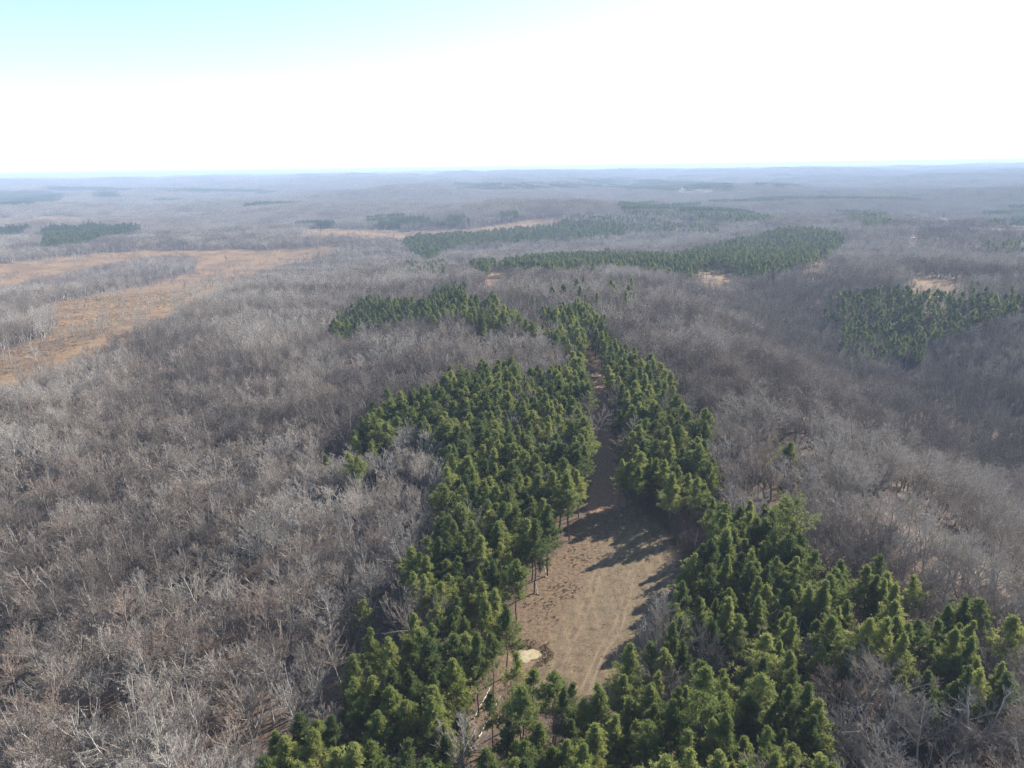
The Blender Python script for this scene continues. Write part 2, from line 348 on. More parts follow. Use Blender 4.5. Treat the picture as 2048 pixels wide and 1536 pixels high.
def pine_shape(seed, form, lod):
    rng = np.random.default_rng(seed)
    H = 18.0
    K = 10; zz = np.linspace(0, 1, K)
    B = np.zeros((1, K, 3)); w = np.cumsum(rng.normal(size=(K, 2)), 0) * .10; w[0] = 0
    B[0, :, :2] = w; B[0, :, 2] = zz * H * .985 - .3 * (zz < .01)
    R = (.17 * (1 - .88 * zz))[None]
    trunk = poly_tubes(B, R * (1, 1.2, 1.5)[lod], (7, 5, 3)[lod])
    c0 = dict(full=.36, tufted=.50, narrow=.40, open=.44, old=.40)[form]; wd = dict(full=1.0, tufted=1.05, narrow=.72, open=.95, old=1.55)[form]
    nb = (dict(full=96, tufted=66, narrow=88, open=50, old=64)[form], 34, 16)[lod]
    z = np.sort(rng.uniform(c0, .985, nb)); z = z * .75 + np.round(z * 24) / 24 * .25
    u = ((z - c0) / (1 - c0)).clip(0, 1)
    prof = (np.minimum(1, .60 + 2.4 * u) * (1 - u) ** 1.05 + .02) if form != 'old' else (.5 + 1.1 * u) * (1 - u ** 3) * .8 + .1
    ln = 4.1 * wd * prof * rng.uniform(.35, 1.3, nb)
    th = rng.uniform(0, 6.283, nb) if form != 'old' else np.repeat(rng.uniform(0, 6.283, nb // 4), 4) + rng.normal(size=nb) * .35
    elv = np.radians(-6 + 52 * u + rng.normal(size=nb) * 9)
    D = np.stack([np.cos(th) * np.cos(elv), np.sin(th) * np.cos(elv), np.sin(elv)], 1)
    s = z * (K - 1) / .985; i = np.minimum(s.astype(int), K - 2); f = (s - i)[:, None]
    P = B[0, i] * (1 - f) + B[0, i + 1] * f
    kb = 5; BB = np.zeros((nb, kb, 3)); BB[:, 0] = P; d = D.copy()
    for q in range(1, kb):
        d = norm(d + np.array([0, 0, .13]) + rng.normal(size=d.shape) * .08); BB[:, q] = BB[:, q - 1] + d * (ln / (kb - 1))[:, None]
    RB = (.032 * np.sqrt(ln / 2.5).clip(.4, 1.4))[:, None] * np.linspace(1, .35, kb)[None]
    limbs = poly_tubes(BB, RB * (1, 1.3, 2)[lod])
    # side shoots carry the needle tufts
    m2 = (8, 4, 0)[lod]
    if m2:
        B2, R2 = children(rng, BB, RB, m2, .22, 1, 42, .40, .45, 3, .5, .1, .008)
        S = np.concatenate([B2[:, 1], B2[:, 2], BB[:, -1], BB[:, -2]]); DD = np.concatenate([norm(B2[:, 1] - B2[:, 0]), norm(B2[:, 2] - B2[:, 1]), norm(BB[:, -1] - BB[:, -2]), norm(BB[:, -2] - BB[:, -3])])
        if lod == 0: limbs = join([limbs, poly_tubes(B2, R2)])
    else:
        S = np.concatenate([BB[:, -1], BB[:, -2], BB[:, -3]]); DD = norm(np.concatenate([d, d, d]))
    S = np.concatenate([S, B[0, -1:] + [[0, 0, .5]], B[0, -1:] - [[0, 0, .3]]]); DD = np.concatenate([DD, [[0, 0, 1.], [0, 0, 1.]]])
    DD = norm(DD + np.array([0, 0, .35]))
    S = S + rng.normal(size=S.shape) * (.20, .16, .2)[lod]
    k, bl, bw, sp = ((8, .50, .056, .75), (6, .75, .19, .7), (5, 1.35, .6, .8))[lod]
    if form == 'open' and lod == 0: k = 7
    tip = .45 + .55 * ((H + .3 - S[:, 2]) / (3.0 if lod < 2 else 5.0)).clip(0, 1)
    fol = blades(rng, S, DD, k, np.repeat(bl * tip, k), bw, sp)
    return trunk, limbs, fol
def dead_shape(seed):
    rng = np.random.default_rng(seed)
    K = 9; zz = np.linspace(0, 1, K); B = np.zeros((1, K, 3)); w = np.cumsum(rng.normal(size=(K, 2)), 0) * .14; w[0] = 0
    B[0, :, :2] = w; B[0, :, 2] = zz * 13 - .3 * (zz < .01); R = (.16 * (1 - .75 * zz))[None]
    B1, R1 = children(rng, B, R, 13, .35, .97, 62, .26, .1, 5, .45, .14, .02)
    B2, R2 = children(rng, B1, R1, 4, .35, .95, 45, .4, .1, 3, .5, .14, .014)
    return poly_tubes(B, R, 7), join([poly_tubes(B1, R1, 4), poly_tubes(B2, R2)])
def cedar_shape(seed, H=9.0, W=2.1):
    rng = np.random.default_rng(seed)
    B = np.array([[[0, 0, -.3], [.03, 0, H * .5], [0, .04, H * .95]]]); R = np.array([[.13, .08, .02]])
    n = 620; z = rng.uniform(.06, 1, n); th = rng.uniform(0, 6.283, n); r = W * (1 - z) ** .75 * rng.uniform(.45, 1.0, n)
    P = np.stack([np.cos(th) * r, np.sin(th) * r, z * H], 1); D = norm(np.stack([np.cos(th), np.sin(th), np.full(n, .9)], 1))
    return poly_tubes(B, R, 6), blades(rng, P, D, 8, .55, .10, .5)

FORMS = ['slender', 'tall', 'dome', 'forked', 'crooked', 'leaning']
PFORMS = ['full', 'tufted', 'narrow', 'open']
def fgn(parts_mats):
    """several (V,F) of any face size into one mesh with material slots"""
    Vs, loops, starts, mi, mats, off, ls = [], [], [], [], [], 0, 0
    for j, ((V, F), m) in enumerate(parts_mats):
        Vs.append(V); loops.append((F + off).ravel()); k = F.shape[1]
        starts.append(ls + np.arange(len(F)) * k); ls += F.size; off += len(V); mi.append(np.full(len(F), j)); mats.append(m)
    return np.concatenate(Vs), np.concatenate(loops), np.concatenate(starts), np.concatenate(mi), mats
def mesh_multi(name, parts_mats):
    V, L, S, MI, mats = fgn(parts_mats)
    me = bpy.data.meshes.new(name)
    me.vertices.add(len(V)); me.vertices.foreach_set('co', V.astype(np.float32).ravel())
    me.loops.add(len(L)); me.loops.foreach_set('vertex_index', L.astype(np.int32))
    me.polygons.add(len(S)); me.polygons.foreach_set('loop_start', S.astype(np.int32)); me.polygons.foreach_set('material_index', MI.astype(np.int32))
    for m in mats: me.materials.append(m)
    me.update(calc_edges=True); return me

# ------------------------------------------------------------------ ground sheet
def ground():
    th = np.concatenate([np.arange(-180, -56, 4.0), np.arange(-56, 56, .25), np.arange(56, 180.01, 4.0)])
    th[-1] = 180
    rr = np.concatenate([[1.0, 10, 25], 40 * np.exp(np.arange(0, math.log(22000 / 40), .0085))])
    T, Rr = np.meshgrid(np.radians(th), rr)
    X, Y = np.sin(T) * Rr, np.cos(T) * Rr
    Z = height(X, Y)
    nr, nt_ = X.shape
    V = np.stack([X, Y, Z], -1).reshape(-1, 3)
    i = np.arange(nr * nt_).reshape(nr, nt_)
    F = np.stack([i[:-1, :-1], i[:-1, 1:], i[1:, 1:], i[1:, :-1]], -1).reshape(-1, 4)[:, ::-1]
    x, y, z = V.T
    r = np.hypot(x, y)
    px, py = project(x, y, z)
    wob = np.minimum(1, 260 / np.maximum(r, 1))
    jx = px + (vnoise(x / 3.0, y / 3.0, 21) + vnoise(x / .9, y / .9, 22) * .6) * 16 * wob
    jy = py + (vnoise(x / 3.0, y / 3.0, 23) + vnoise(x / .9, y / .9, 24) * .6) * 10 * wob
    jx = np.nan_to_num(jx, nan=-9999); jy = np.nan_to_num(jy, nan=-9999)
    clear = inpoly(jx, jy, CLEARING)
    road = inpoly(jx, jy, ROAD) | inany(jx, jy, DIRT)
    ejx, ejy = edge_jitter(x, y, r); ex = px + ejx; ey = py + ejy
    qx, qy = project(x, y, z + 10.0); qx = np.nan_to_num(qx + ejx, nan=-9999); qy = np.nan_to_num(qy + ejy, nan=-9999)
    ex = np.nan_to_num(ex, nan=-9999); ey = np.nan_to_num(ey, nan=-9999)
    isl = inany(ex, ey, [ISL_1, ISL_2])
    field = ((inpoly(ex, ey, F_LEFT) | inpoly(qx, qy, F_LEFT)) & ~isl) | inany(ex, ey, FIELDS) | inany(qx, qy, FIELDS)
    # ground the front trees hide still belongs to the field
    marsh = inany(jx, jy, MARSH)
    kind = np.zeros(len(V)); kind[field] = 1; ms_ = marsh.astype(float)
    cl = clear.astype(float); rd = road.astype(float)
    me_all = {}
    fk = np.zeros(len(F), int)
    fv = F
    fk[(cl[fv].mean(1) > .5)] = 1; fk[(rd[fv].mean(1) > .5) & (fk == 0)] = 2; fk[(kind[fv].mean(1) > .9) & (fk == 0)] = 3
    gm = ground_mat()
    for q, name, lab in ((0, 'ground', 'brown leaf-littered forest floor rolling to the horizon'), (1, 'clearing', 'mown tan clearing with tyre tracks between the pines'),
                         (2, 'dirt_road', 'reddish dirt lane running from the clearing through the pines'), (3, 'field', 'orange-tan dry grass openings among the bare woods')):
        FF = F[fk == q]
        used, inv = np.unique(FF.ravel(), return_inverse=True)
        me = mesh_from(name, V[used], inv.reshape(-1, 4), [gm], smooth=True)
        for an, arr in (('field', kind), ('clear', cl), ('road', rd), ('marsh', ms_), ('far', sstep(9000, 14000, r))):
            a = me.attributes.new(an, 'FLOAT', 'POINT'); a.data.foreach_set('value', arr[used].astype(np.float32))
        o = link(name, me); tag(o, lab, kind='structure')
def ground_mat():
    m, nt, b = mat('ground_surface', .95)
    L = nt.links.new
    geo = nd(nt, 'ShaderNodeNewGeometry')
    def noise(scale, detail=3, vec=None, rough=.55):
        n = nd(nt, 'ShaderNodeTexNoise'); n.inputs['Scale'].default_value = scale; n.inputs['Detail'].default_value = detail; n.inputs['Roughness'].default_value = rough
        L(vec or geo.outputs['Position'], n.inputs['Vector']); return n.outputs[0]
    def mix(f, a, c, bt='MIX'):
        n = nd(nt, 'ShaderNodeMix', data_type='RGBA', blend_type=bt)
        if isinstance(f, float): n.inputs[0].default_value = f
        else: L(f, n.inputs[0])
        L(a, n.inputs[6]); L(c, n.inputs[7]); return n.outputs[2]
    def attr(n_):
        a = nd(nt, 'ShaderNodeAttribute'); a.attribute_name = n_; return a.outputs['Fac']
    def col(c):
        n = nd(nt, 'ShaderNodeRGB'); n.outputs[0].default_value = (*c, 1); return n.outputs[0]
    floor = mix(noise(.07, 4), ramp(nt, noise(1.7, 4), [(.3, (.045, .031, .024)), (.5, (.095, .064, .046)), (.68, (.18, .12, .085))]),
                ramp(nt, noise(2.6, 4), [(.3, (.055, .040, .032)), (.6, (.13, .093, .072)), (.75, (.22, .155, .115))]))
    # mown strip: streaks along its length
    mp = nd(nt, 'ShaderNodeMapping'); mp.inputs['Rotation'].default_value = (0, 0, math.radians(CLDEG)); mp.inputs['Scale'].default_value = (.62, .02, 1)
    L(geo.outputs['Position'], mp.inputs['Vector'])
    tex = noise(3.2, 5, rough=.7)
    mow = mix(noise(.11, 3), ramp(nt, tex, [(.3, (.082, .060, .041)), (.5, (.168, .126, .080)), (.7, (.26, .20, .134))]), ramp(nt, tex, [(.3, (.078, .063, .042)), (.5, (.145, .120, .080)), (.7, (.22, .182, .122))]))
    streak = ramp(nt, noise(1.0, 2, mp.outputs[0]), [(.38, (.86, .85, .84)), (.5, (1, 1, 1)), (.60, (1.0, 1.0, 1.0)), (.66, (1.22, 1.19, 1.14))])
    mow = mix(.85, mow, streak, 'MULTIPLY')
    mow = mix(1.0, mow, ramp(nt, noise(.5, 5, rough=.7), [(.36, (.72, .70, .68)), (.5, (1, 1, 1)), (.64, (1.25, 1.2, 1.14))]), 'MULTIPLY')
    rough_g = ramp(nt, noise(1.1, 5, rough=.72), [(.33, (.062, .044, .029)), (.47, (.130, .094, .060)), (.62, (.215, .155, .102))])
    rot = nd(nt, 'ShaderNodeSeparateXYZ'); L(mp_plain(nt, geo, CLDEG), rot.inputs[0])
    edge = nd(nt, 'ShaderNodeMath', operation='MULTIPLY_ADD'); L(noise(.25, 3), edge.inputs[0]); edge.inputs[1].default_value = 6.0; L(rot.outputs['X'], edge.inputs[2])
    sel = ramp(nt, mapr(nt, edge.outputs[0], CLX0, CLX0 + 2.0), [(0, (0, 0, 0)), (1, (1, 1, 1))])
    # twin wheel tracks worn into the mown grass
    wv = nd(nt, 'ShaderNodeMath', operation='MULTIPLY_ADD'); L(noise(.035, 1), wv.inputs[0]); wv.inputs[1].default_value = 9.0; L(rot.outputs['X'], wv.inputs[2])
    stops = []
    for c0 in (.10, .46, .74):
        for q in (0, .075):
            stops += [(c0 + q - .024, (0, 0, 0)), (c0 + q, (1, 1, 1)), (c0 + q + .024, (0, 0, 0))]
    trk = ramp(nt, mapr(nt, wv.outputs[0], CLX0 + 3.2, CLX0 + 25.5), [(0, (0, 0, 0))] + stops)
    tm = nd(nt, 'ShaderNodeMath', operation='MULTIPLY'); L(trk, tm.inputs[0]); L(mapr(nt, noise(.16, 3), .38, .62), tm.inputs[1])
    mow = mix(tm.outputs[0], mow, ramp(nt, tex, [(.3, (.13, .10, .068)), (.5, (.225, .175, .118)), (.7, (.31, .25, .175))]))
    clear = mix(1.0, mix(sel, rough_g, mow), col((.84, .80, .76)), 'MULTIPLY')
    road = ramp(nt, noise(1.4, 5, rough=.7), [(.3, (.11, .062, .040)), (.5, (.235, .14, .088)), (.68, (.36, .235, .155))])
    fieldc = mix(ramp(nt, noise(.028, 5, rough=.65), [(.44, (0, 0, 0)), (.56, (1, 1, 1))]), ramp(nt, noise(.5, 5, rough=.75), [(.34, (.08, .056, .040)), (.5, (.165, .110, .066)), (.66, (.245, .168, .102))]),
                 ramp(nt, noise(.9, 4), [(.35, (.19, .124, .068)), (.6, (.28, .19, .108))]))
    marsh = ramp(nt, noise(.6, 5, rough=.7), [(.35, (.10, .082, .058)), (.6, (.18, .150, .105))])
    c = floor
    f = attr('field')
    c = mix(attr('marsh'), c, marsh); c = mix(f, c, mix(1.0, fieldc, col((.86, .82, .80)), 'MULTIPLY'))
    c = mix(attr('clear'), c, clear); c = mix(attr('road'), c, road)
    c = mix(attr('far'), c, col((.19, .17, .16)))
    L(c, b.inputs['Base Color'])
    bp = nd(nt, 'ShaderNodeBump'); bp.inputs['Strength'].default_value = .5; bp.inputs['Distance'].default_value = .25
    L(noise(2.2, 6, rough=.7), bp.inputs['Height']); L(bp.outputs[0], b.inputs['Normal'])
    return m
def mp_plain(nt, geo, deg):
    mp = nd(nt, 'ShaderNodeMapping'); mp.inputs['Rotation'].default_value = (0, 0, math.radians(deg)); nt.links.new(geo.outputs['Position'], mp.inputs['Vector']); return mp.outputs[0]
def mapr(nt, v, a, b_):
    n = nd(nt, 'ShaderNodeMapRange'); n.inputs[1].default_value = a; n.inputs[2].default_value = b_; nt.links.new(v, n.inputs[0]); return n.outputs[0]
_a, _b = unproject(1085, 1330), unproject(1240, 1065)
CLDEG = math.degrees(math.atan2(_b[0] - _a[0], _b[1] - _a[1]))
def rotx(p):
    a = math.radians(CLDEG); return p[0] * math.cos(a) - p[1] * math.sin(a)
CLX0 = rotx(unproject(1160, 1210))

ground()

# ------------------------------------------------------------------ haze: one closed box of even thin air
def haze():
    # corners: all round the camera and the ground, sky outside
    R_, zb, zt = 23000.0, -190.0, 142.0
    V = np.array([(x, y, z) for z in (zb, zt) for y in (-R_, R_) for x in (-R_, R_)], float)
    F = np.array([(0, 2, 3, 1), (4, 5, 7, 6), (0, 1, 5, 4), (1, 3, 7, 5), (3, 2, 6, 7), (2, 0, 4, 6)])
    m = bpy.data.materials.new('haze_air'); m.use_nodes = True; nt = m.node_tree; nt.nodes.clear()
    out = nd(nt, 'ShaderNodeOutputMaterial'); pv = nd(nt, 'ShaderNodeVolumePrincipled')
    pv.inputs['Color'].default_value = (.55, .69, .92, 1); pv.inputs['Density'].default_value = HAZE; pv.inputs['Anisotropy'].default_value = 0
    nt.links.new(pv.outputs[0], out.inputs['Volume'])
    m.cycles.homogeneous_volume = True
    o = link('haze', mesh_from('haze', V, F, [m])); tag(o, 'thin blue haze over the far woods', kind='stuff')
HAZE = 1.35e-4
haze()

# ------------------------------------------------------------------ pond and its bank
def pond():
    n = 40; a = np.linspace(0, 2 * math.pi, n, endpoint=False)
    r = 1 + .16 * np.sin(2 * a + .6) + .10 * np.sin(3 * a + 1) + .06 * np.sin(7 * a)
    z0 = float(height(PX + 5, PY)) - .22
    V = np.concatenate([[[PX, PY, z0]], np.stack([PX + 2.7 * r * np.cos(a), PY + 2.3 * r * np.sin(a), np.full(n, z0)], 1)])
    F = np.array([(0, 1 + i, 1 + (i + 1) % n) for i in range(n)])
    m, nt, b = mat('muddy_water', .12); tcw = nd(nt, 'ShaderNodeNewGeometry'); nw = nd(nt, 'ShaderNodeTexNoise'); nw.inputs['Scale'].default_value = .9; nw.inputs['Distortion'].default_value = 1.5
    nt.links.new(tcw.outputs['Position'], nw.inputs['Vector']); nt.links.new(ramp(nt, nw.outputs[0], [(.38, (.26, .21, .125)), (.6, (.37, .31, .18))]), b.inputs['Base Color']); b.inputs['Specular IOR Level'].default_value = .5
    o = link('water', mesh_from('water', V, F, [m])); tag(o, 'small muddy yellow pond at the clearing edge', kind='structure')
pond()

# ------------------------------------------------------------------ where the trees stand
rng = np.random.default_rng(42)
def scatter(r0, r1, s, wedge=.80, jit=.42):
    xs = np.arange(-wedge * r1 - 60, wedge * r1 + 60, s); ys = np.arange(max(r0 * .6, 40), r1, s * .9)
    X, Y = np.meshgrid(xs, ys); X = X + (np.arange(len(ys)) % 2)[:, None] * s * .5
    X = X.ravel() + rng.uniform(-jit, jit, X.size) * s; Y = Y.ravel() + rng.uniform(-jit, jit, Y.size) * s
    r = np.hypot(X, Y); k = (r >= r0) & (r < r1) & (np.abs(X) < wedge * Y + 55)
    return X[k], Y[k]
def classify(X, Y, hp=16.5, hb=18.0):
    """0 bare, 1 pine, -1 none"""
    Z = height(X, Y)
    near = np.hypot(X, Y) < 700
    rr_ = np.hypot(X, Y); ox_, oy_ = edge_jitter(X, Y, rr_)
    bx, by = project(X, Y, Z); tx, ty = project(X, Y, Z + hb * .85); mx_, my = project(X, Y, Z + hb * .45)
    kx, ky = project(X, Y, Z + hp * .94)
    vx, vy = kx, ky; kx = kx + ox_; ky = ky + oy_
    b0x, b0y = bx, by
    far_ = rr_ > 260
    jx_ = np.where(far_, ox_, 0); jy_ = np.where(far_, oy_, 0)
    kind = np.zeros(len(X), int)
    u = rng.random(len(X))
    thin = np.where(vnoise(X / 9.0, Y / 9.0, 31) < -.33, .25, 1.0)
    for poly, dens in PINES:
        p = inpoly(kx, ky, poly) & (u < dens * np.where(near, thin, 1))
        kind[p] = 1
    isl = inany(tx + jx_, ty + jy_, [ISL_1, ISL_2]) & inany(bx + jx_, by + jy_, [ISL_1, ISL_2])
    fld = (inpoly(bx + jx_, by + jy_, F_LEFT) | inpoly(tx + jx_, ty + jy_, F_LEFT) | inpoly(mx_ + jx_, my + jy_, F_LEFT)) & ~isl
    for P_ in FIELDS + DIRT: fld |= inpoly(bx + jx_ * .5, by + jy_ * .5, P_) | inpoly(tx + jx_ * .5, ty + jy_ * .5, P_) | inpoly(mx_ + jx_ * .5, my + jy_ * .5, P_)
    strag = u < .022
    kind[fld & ~strag] = -1
    kind[fld & (u > np.where((by < 562) & (bx < 400), .38, .80)) & (vnoise(X / 30.0, Y / 30.0, 75) > -.12)] = 2
    road = inpoly(bx, by, ROAD)
    kind[road] = -1
    shed_gap = [(1820, 470), (1835, 470), (1835, 486), (1820, 486)]
    kind[inpoly(bx, by, shed_gap) | inpoly(tx, ty, shed_gap) | inpoly(mx_, my, shed_gap)] = -1
    kind[(kind == 0) & inpoly(bx, by, [(1240, 950), (1445, 1000), (1440, 1100), (1400, 1260), (1330, 1300), (1340, 1100), (1270, 1010)])] = -1
    fringe = inpoly(bx, by, [(-50, 770), (-50, 728), (150, 668), (270, 612), (400, 566), (500, 532), (600, 514), (660, 498), (700, 505), (581, 530), (427, 580), (274, 645), (0, 775)])
    kind[(kind == -1) & fringe & fld & (u > .5)] = 2
    kind[inpoly(bx, by, CLEAR_BASE)] = -1
    vis = near & (inpoly(mx_, my, CLEAR_OPEN) | inpoly(vx, vy, CLEAR_OPEN) | inpoly(tx, ty, CLEAR_OPEN))
    kind[vis] = -1
    # lane seen between the crowns
    LANE = [(1160, 1000), (1176, 930), (1181, 870), (1179, 800), (1173, 745), (1160, 702), (1194, 700), (1216, 745), (1232, 800), (1242, 860), (1253, 920), (1264, 1000)]
    kind[near & (inpoly(vx, vy, LANE) | inpoly(mx_, my, LANE) | inpoly(tx, ty, LANE))] = -1
    kind[inany(bx, by, BRUSH)] = -1
    m_ = inany(bx, by, MARSH) & (u < .30); pass
    return kind, Z
# pines one can pick out in the photograph: crown top x, y, height, form
NAMED_PINES = [(1030, 1306, 16, 'open'), (1066, 1336, 18, 'open'), (1106, 1342, 17.5, 'tufted'), (1150, 1368, 14, 'open'), (1197, 1370, 17, 'full'), (1264, 1290, 19, 'full'), (1306, 1288, 15, 'tufted'),
               (1352, 1206, 14, 'full'), (1330, 1300, 16, 'full'), (1368, 1285, 16, 'narrow'), (738, 1258, 17, 'full'), (788, 1286, 13, 'narrow'), (710, 1354, 17, 'narrow'), (747, 1354, 16, 'full'),
               (812, 1350, 17.5, 'full'), (728, 1200, 12, 'tufted'), (834, 1228, 17, 'full'), (590, 1430, 17, 'full'), (553, 1467, 15, 'narrow'), (632, 1440, 15, 'tufted'), (672, 1436, 16, 'full'),
               (700, 906, 20, 'tufted'), (716, 912, 19, 'tufted'), (1158, 572, 20, 'full'), (1150, 598, 20, 'full'), (1552, 873, 12, 'narrow'), (1402, 870, 15, 'full'), (1384, 882, 14, 'open'),
               (1566, 958, 9, 'tufted'), (1722, 952, 9, 'narrow'), (465, 898, 10, 'full'), (1310, 880, 19, 'tufted'), (1250, 1395, 16, 'full'), (1350, 1400, 19, 'full'), (1295, 1440, 18, 'tufted'),
               (1412, 1330, 24, 'open'), (1320, 725, 14, 'full'), (1345, 770, 16, 'open'), (1500, 1000, 18, 'full'), (1440, 1005, 16, 'narrow'), (985, 1385, 14, 'open'),
               (960, 1170, 17, 'full'), (1068, 1040, 20, 'full'), (1030, 1120, 19, 'tufted'), (1095, 1010, 20, 'full'), (1140, 950, 20, 'full'), (1010, 1210, 17, 'full'), (985, 1265, 16, 'tufted'), (690, 1385, 13, 'narrow'),
               (1860, 1340, 15, 'full'), (1900, 1360, 14, 'full'), (1760, 1110, 17, 'open'), (1830, 1150, 16, 'open'), (2030, 1230, 20, 'tufted')]
OLD_PINE = (1592, 1003, 24)
NAMED_PINES += [(1405, 1088, 18, 'full'), (1388, 1108, 17, 'tufted'), (1425, 1075, 19, 'full'), (1374, 1140, 14, 'full'), (1241, 919, 16, 'full'), (1258, 925, 15, 'narrow'), (1276, 934, 16, 'tufted'), (1300, 930, 15, 'full'), (1330, 924, 17, 'full'), (1357, 938, 16, 'tufted'), (1378, 950, 15, 'full'),
                (1396, 955, 17, 'tufted'), (1410, 962, 15, 'narrow'), (1428, 997, 16, 'full'), (1345, 905, 17, 'full'), (1318, 895, 16, 'narrow'), (1370, 915, 15, 'full')]
npos = []
for (a, b_, h, f) in NAMED_PINES: npos.append((*unproject(a, b_, h), h, f))
ox, oy = unproject(OLD_PINE[0], OLD_PINE[1], OLD_PINE[2])
spec = np.array([(p[0], p[1]) for p in npos] + [(ox, oy)])

trees = []          # x, y, z, kind (0 bare 1 pine), distance
for r0, r1, s, sp in ((45, 330, 4.15, 1), (330, 620, 4.9, 1), (620, 1100, 6.4, 1), (1100, 1900, 8.6, 1)):
    X, Y = scatter(r0, r1, s)
    K_, Z = classify(X, Y)
    d2 = ((X[:, None] - spec[None, :, 0]) ** 2 + (Y[:, None] - spec[None, :, 1]) ** 2).min(1)
    ok = (K_ >= 0) & (d2 > 2.9 ** 2)
    # bare woods have small gaps
    gap = (K_ == 0) & (vnoise(X / 14.0, Y / 14.0, 41) < -.30)
    ok &= ~gap
    if r0 < 600: ok &= ~((K_ == 0) & (rng.random(len(X)) < (.44 if r0 < 300 else .24)))
    for x, y, z, k in zip(X[ok], Y[ok], Z[ok], K_[ok]): trees.append((x, y, z, k))
T = np.array(trees)
TR = np.hypot(T[:, 0], T[:, 1])
tpx, tpy = project(T[:, 0], T[:, 1], T[:, 2] + 13)
inframe = (tpx > -8) & (tpx < 2056) & (tpy < 1556)
def nearest(kind, n):
    idx = np.nonzero((T[:, 3] == kind) & inframe)[0]
    return idx[np.argsort(TR[idx])][:n]
near_bare, near_pine = nearest(0, 292), nearest(1, 300 - len(npos) - 1)
single = np.zeros(len(T), bool); single[near_bare] = True; single[near_pine] = True

# ------------------------------------------------------------------ prototypes
PROTO = {}
for fi, f in enumerate(FORMS):
    tr, cr = bare_shape(100 + fi, f, 0)
    for tone, (mt_, mc) in TONES.items():
        PROTO['bare', f, tone] = (mesh_from('trunk', *tr, [mt_], smooth=False), mesh_from('crown', *cr, [mc]))
for fi, f in enumerate(PFORMS + ['old']):
    for v in range(3 if f != 'old' else 1):
        tr, lb, fo = pine_shape(200 + fi + 20 * v, f, 0)
        PROTO['pine', f, v] = (mesh_from('trunk', *tr, [M_PBARK]), mesh_multi('crown', [(lb, M_PBARK), (fo, M_NEEDLE)]))

def mass_collection(name, meshes):
    col = bpy.data.collections.new(name)
    for i, me in enumerate(meshes): link(f'{name}_{i:02d}', me, coll=col)
    return col
def instancer(name, pts, rots, scl, idx, coll, label):
    n = len(pts)
    me = bpy.data.meshes.new(name); me.vertices.add(n); me.vertices.foreach_set('co', np.asarray(pts, np.float32).ravel())
    for an, arr, t in (('rot', rots, 'FLOAT_VECTOR'), ('scl', scl, 'FLOAT_VECTOR')):
        a = me.attributes.new(an, t, 'POINT'); a.data.foreach_set('vector', np.asarray(arr, np.float32).ravel())
    a = me.attributes.new('idx', 'INT', 'POINT'); a.data.foreach_set('value', np.asarray(idx, np.int32))
    ng = bpy.data.node_groups.new(name, 'GeometryNodeTree')
    ng.interface.new_socket('Geometry', in_out='INPUT', socket_type='NodeSocketGeometry'); ng.interface.new_socket('Geometry', in_out='OUTPUT', socket_type='NodeSocketGeometry')
    gi, go = ng.nodes.new('NodeGroupInput'), ng.nodes.new('NodeGroupOutput')
    ip = ng.nodes.new('GeometryNodeInstanceOnPoints'); ci = ng.nodes.new('GeometryNodeCollectionInfo')
    ci.inputs['Collection'].default_value = coll; ci.inputs['Separate Children'].default_value = True; ci.inputs['Reset Children'].default_value = True
    def na(n_, t):
        a = ng.nodes.new('GeometryNodeInputNamedAttribute'); a.data_type = t; a.inputs['Name'].default_value = n_; return a.outputs['Attribute']
    e2r = ng.nodes.new('FunctionNodeEulerToRotation'); L = ng.links.new
    L(na('rot', 'FLOAT_VECTOR'), e2r.inputs[0]); L(e2r.outputs[0], ip.inputs['Rotation'])
    L(na('scl', 'FLOAT_VECTOR'), ip.inputs['Scale']); L(na('idx', 'INT'), ip.inputs['Instance Index'])
    ip.inputs['Pick Instance'].default_value = True
    L(gi.outputs[0], ip.inputs['Points']); L(ci.outputs[0], ip.inputs['Instance']); L(ip.outputs[0], go.inputs[0])
    o = link(name, me); md = o.modifiers.new('instances', 'NODES'); md.node_group = ng
    tag(o, label, kind='stuff'); return o

# middle distance woods: one object for the bare woods, one for the pines
def rnd_rot(n, tilt=.05):
    r = rng.normal(size=(n, 3)) * tilt; r[:, 2] = rng.uniform(0, 6.283, n); return r
def mass(kind, sel, coll, nform, name, label, base, smin, smax):
    n = int(sel.sum()); P = T[sel, :3]
    s = rng.uniform(smin, smax, n) * base
    w = s * rng.uniform(.85, 1.2, n)
    instancer(name, P, rnd_rot(n), np.stack([w, w, s], 1), rng.integers(0, nform, n), coll, label)
b0 = [mesh_multi('woods_near', [(t_, M_MASS_TRUNK), (c_, M_MASS_TWIG)]) for t_, c_ in (bare_shape(100 + i, f, 0) for i, f in enumerate(FORMS))]
b1 = [mesh_multi('woods_mid', [(t_, M_MASS_TRUNK), (c_, M_MASS_TWIG)]) for t_, c_ in (bare_shape(300 + i, f, 1) for i, f in enumerate(FORMS + ['dome', 'dome']))]
p0 = [mesh_multi('pines_near', [(t_, M_PBARK), (l_, M_PBARK), (f_, M_NEEDLE)]) for t_, l_, f_ in (pine_shape(260 + i, f, 0) for i, f in enumerate(PFORMS + ['full', 'tufted']))]
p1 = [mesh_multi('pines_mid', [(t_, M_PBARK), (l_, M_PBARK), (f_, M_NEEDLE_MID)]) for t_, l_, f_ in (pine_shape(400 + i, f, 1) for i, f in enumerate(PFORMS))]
rest = ~single
def retint(ms, m):
    out = []
    for me in ms:
        c = me.copy(); c.materials[1] = m; out.append(c)
    return out
colB = mass_collection('bare_woods_forms', b0 + b1 + retint(b0 + b1, M_MASS_PALE) + retint(b0 + b1, M_MASS_DARK)); colP = mass_collection('pine_woods_forms', p0 + p1)
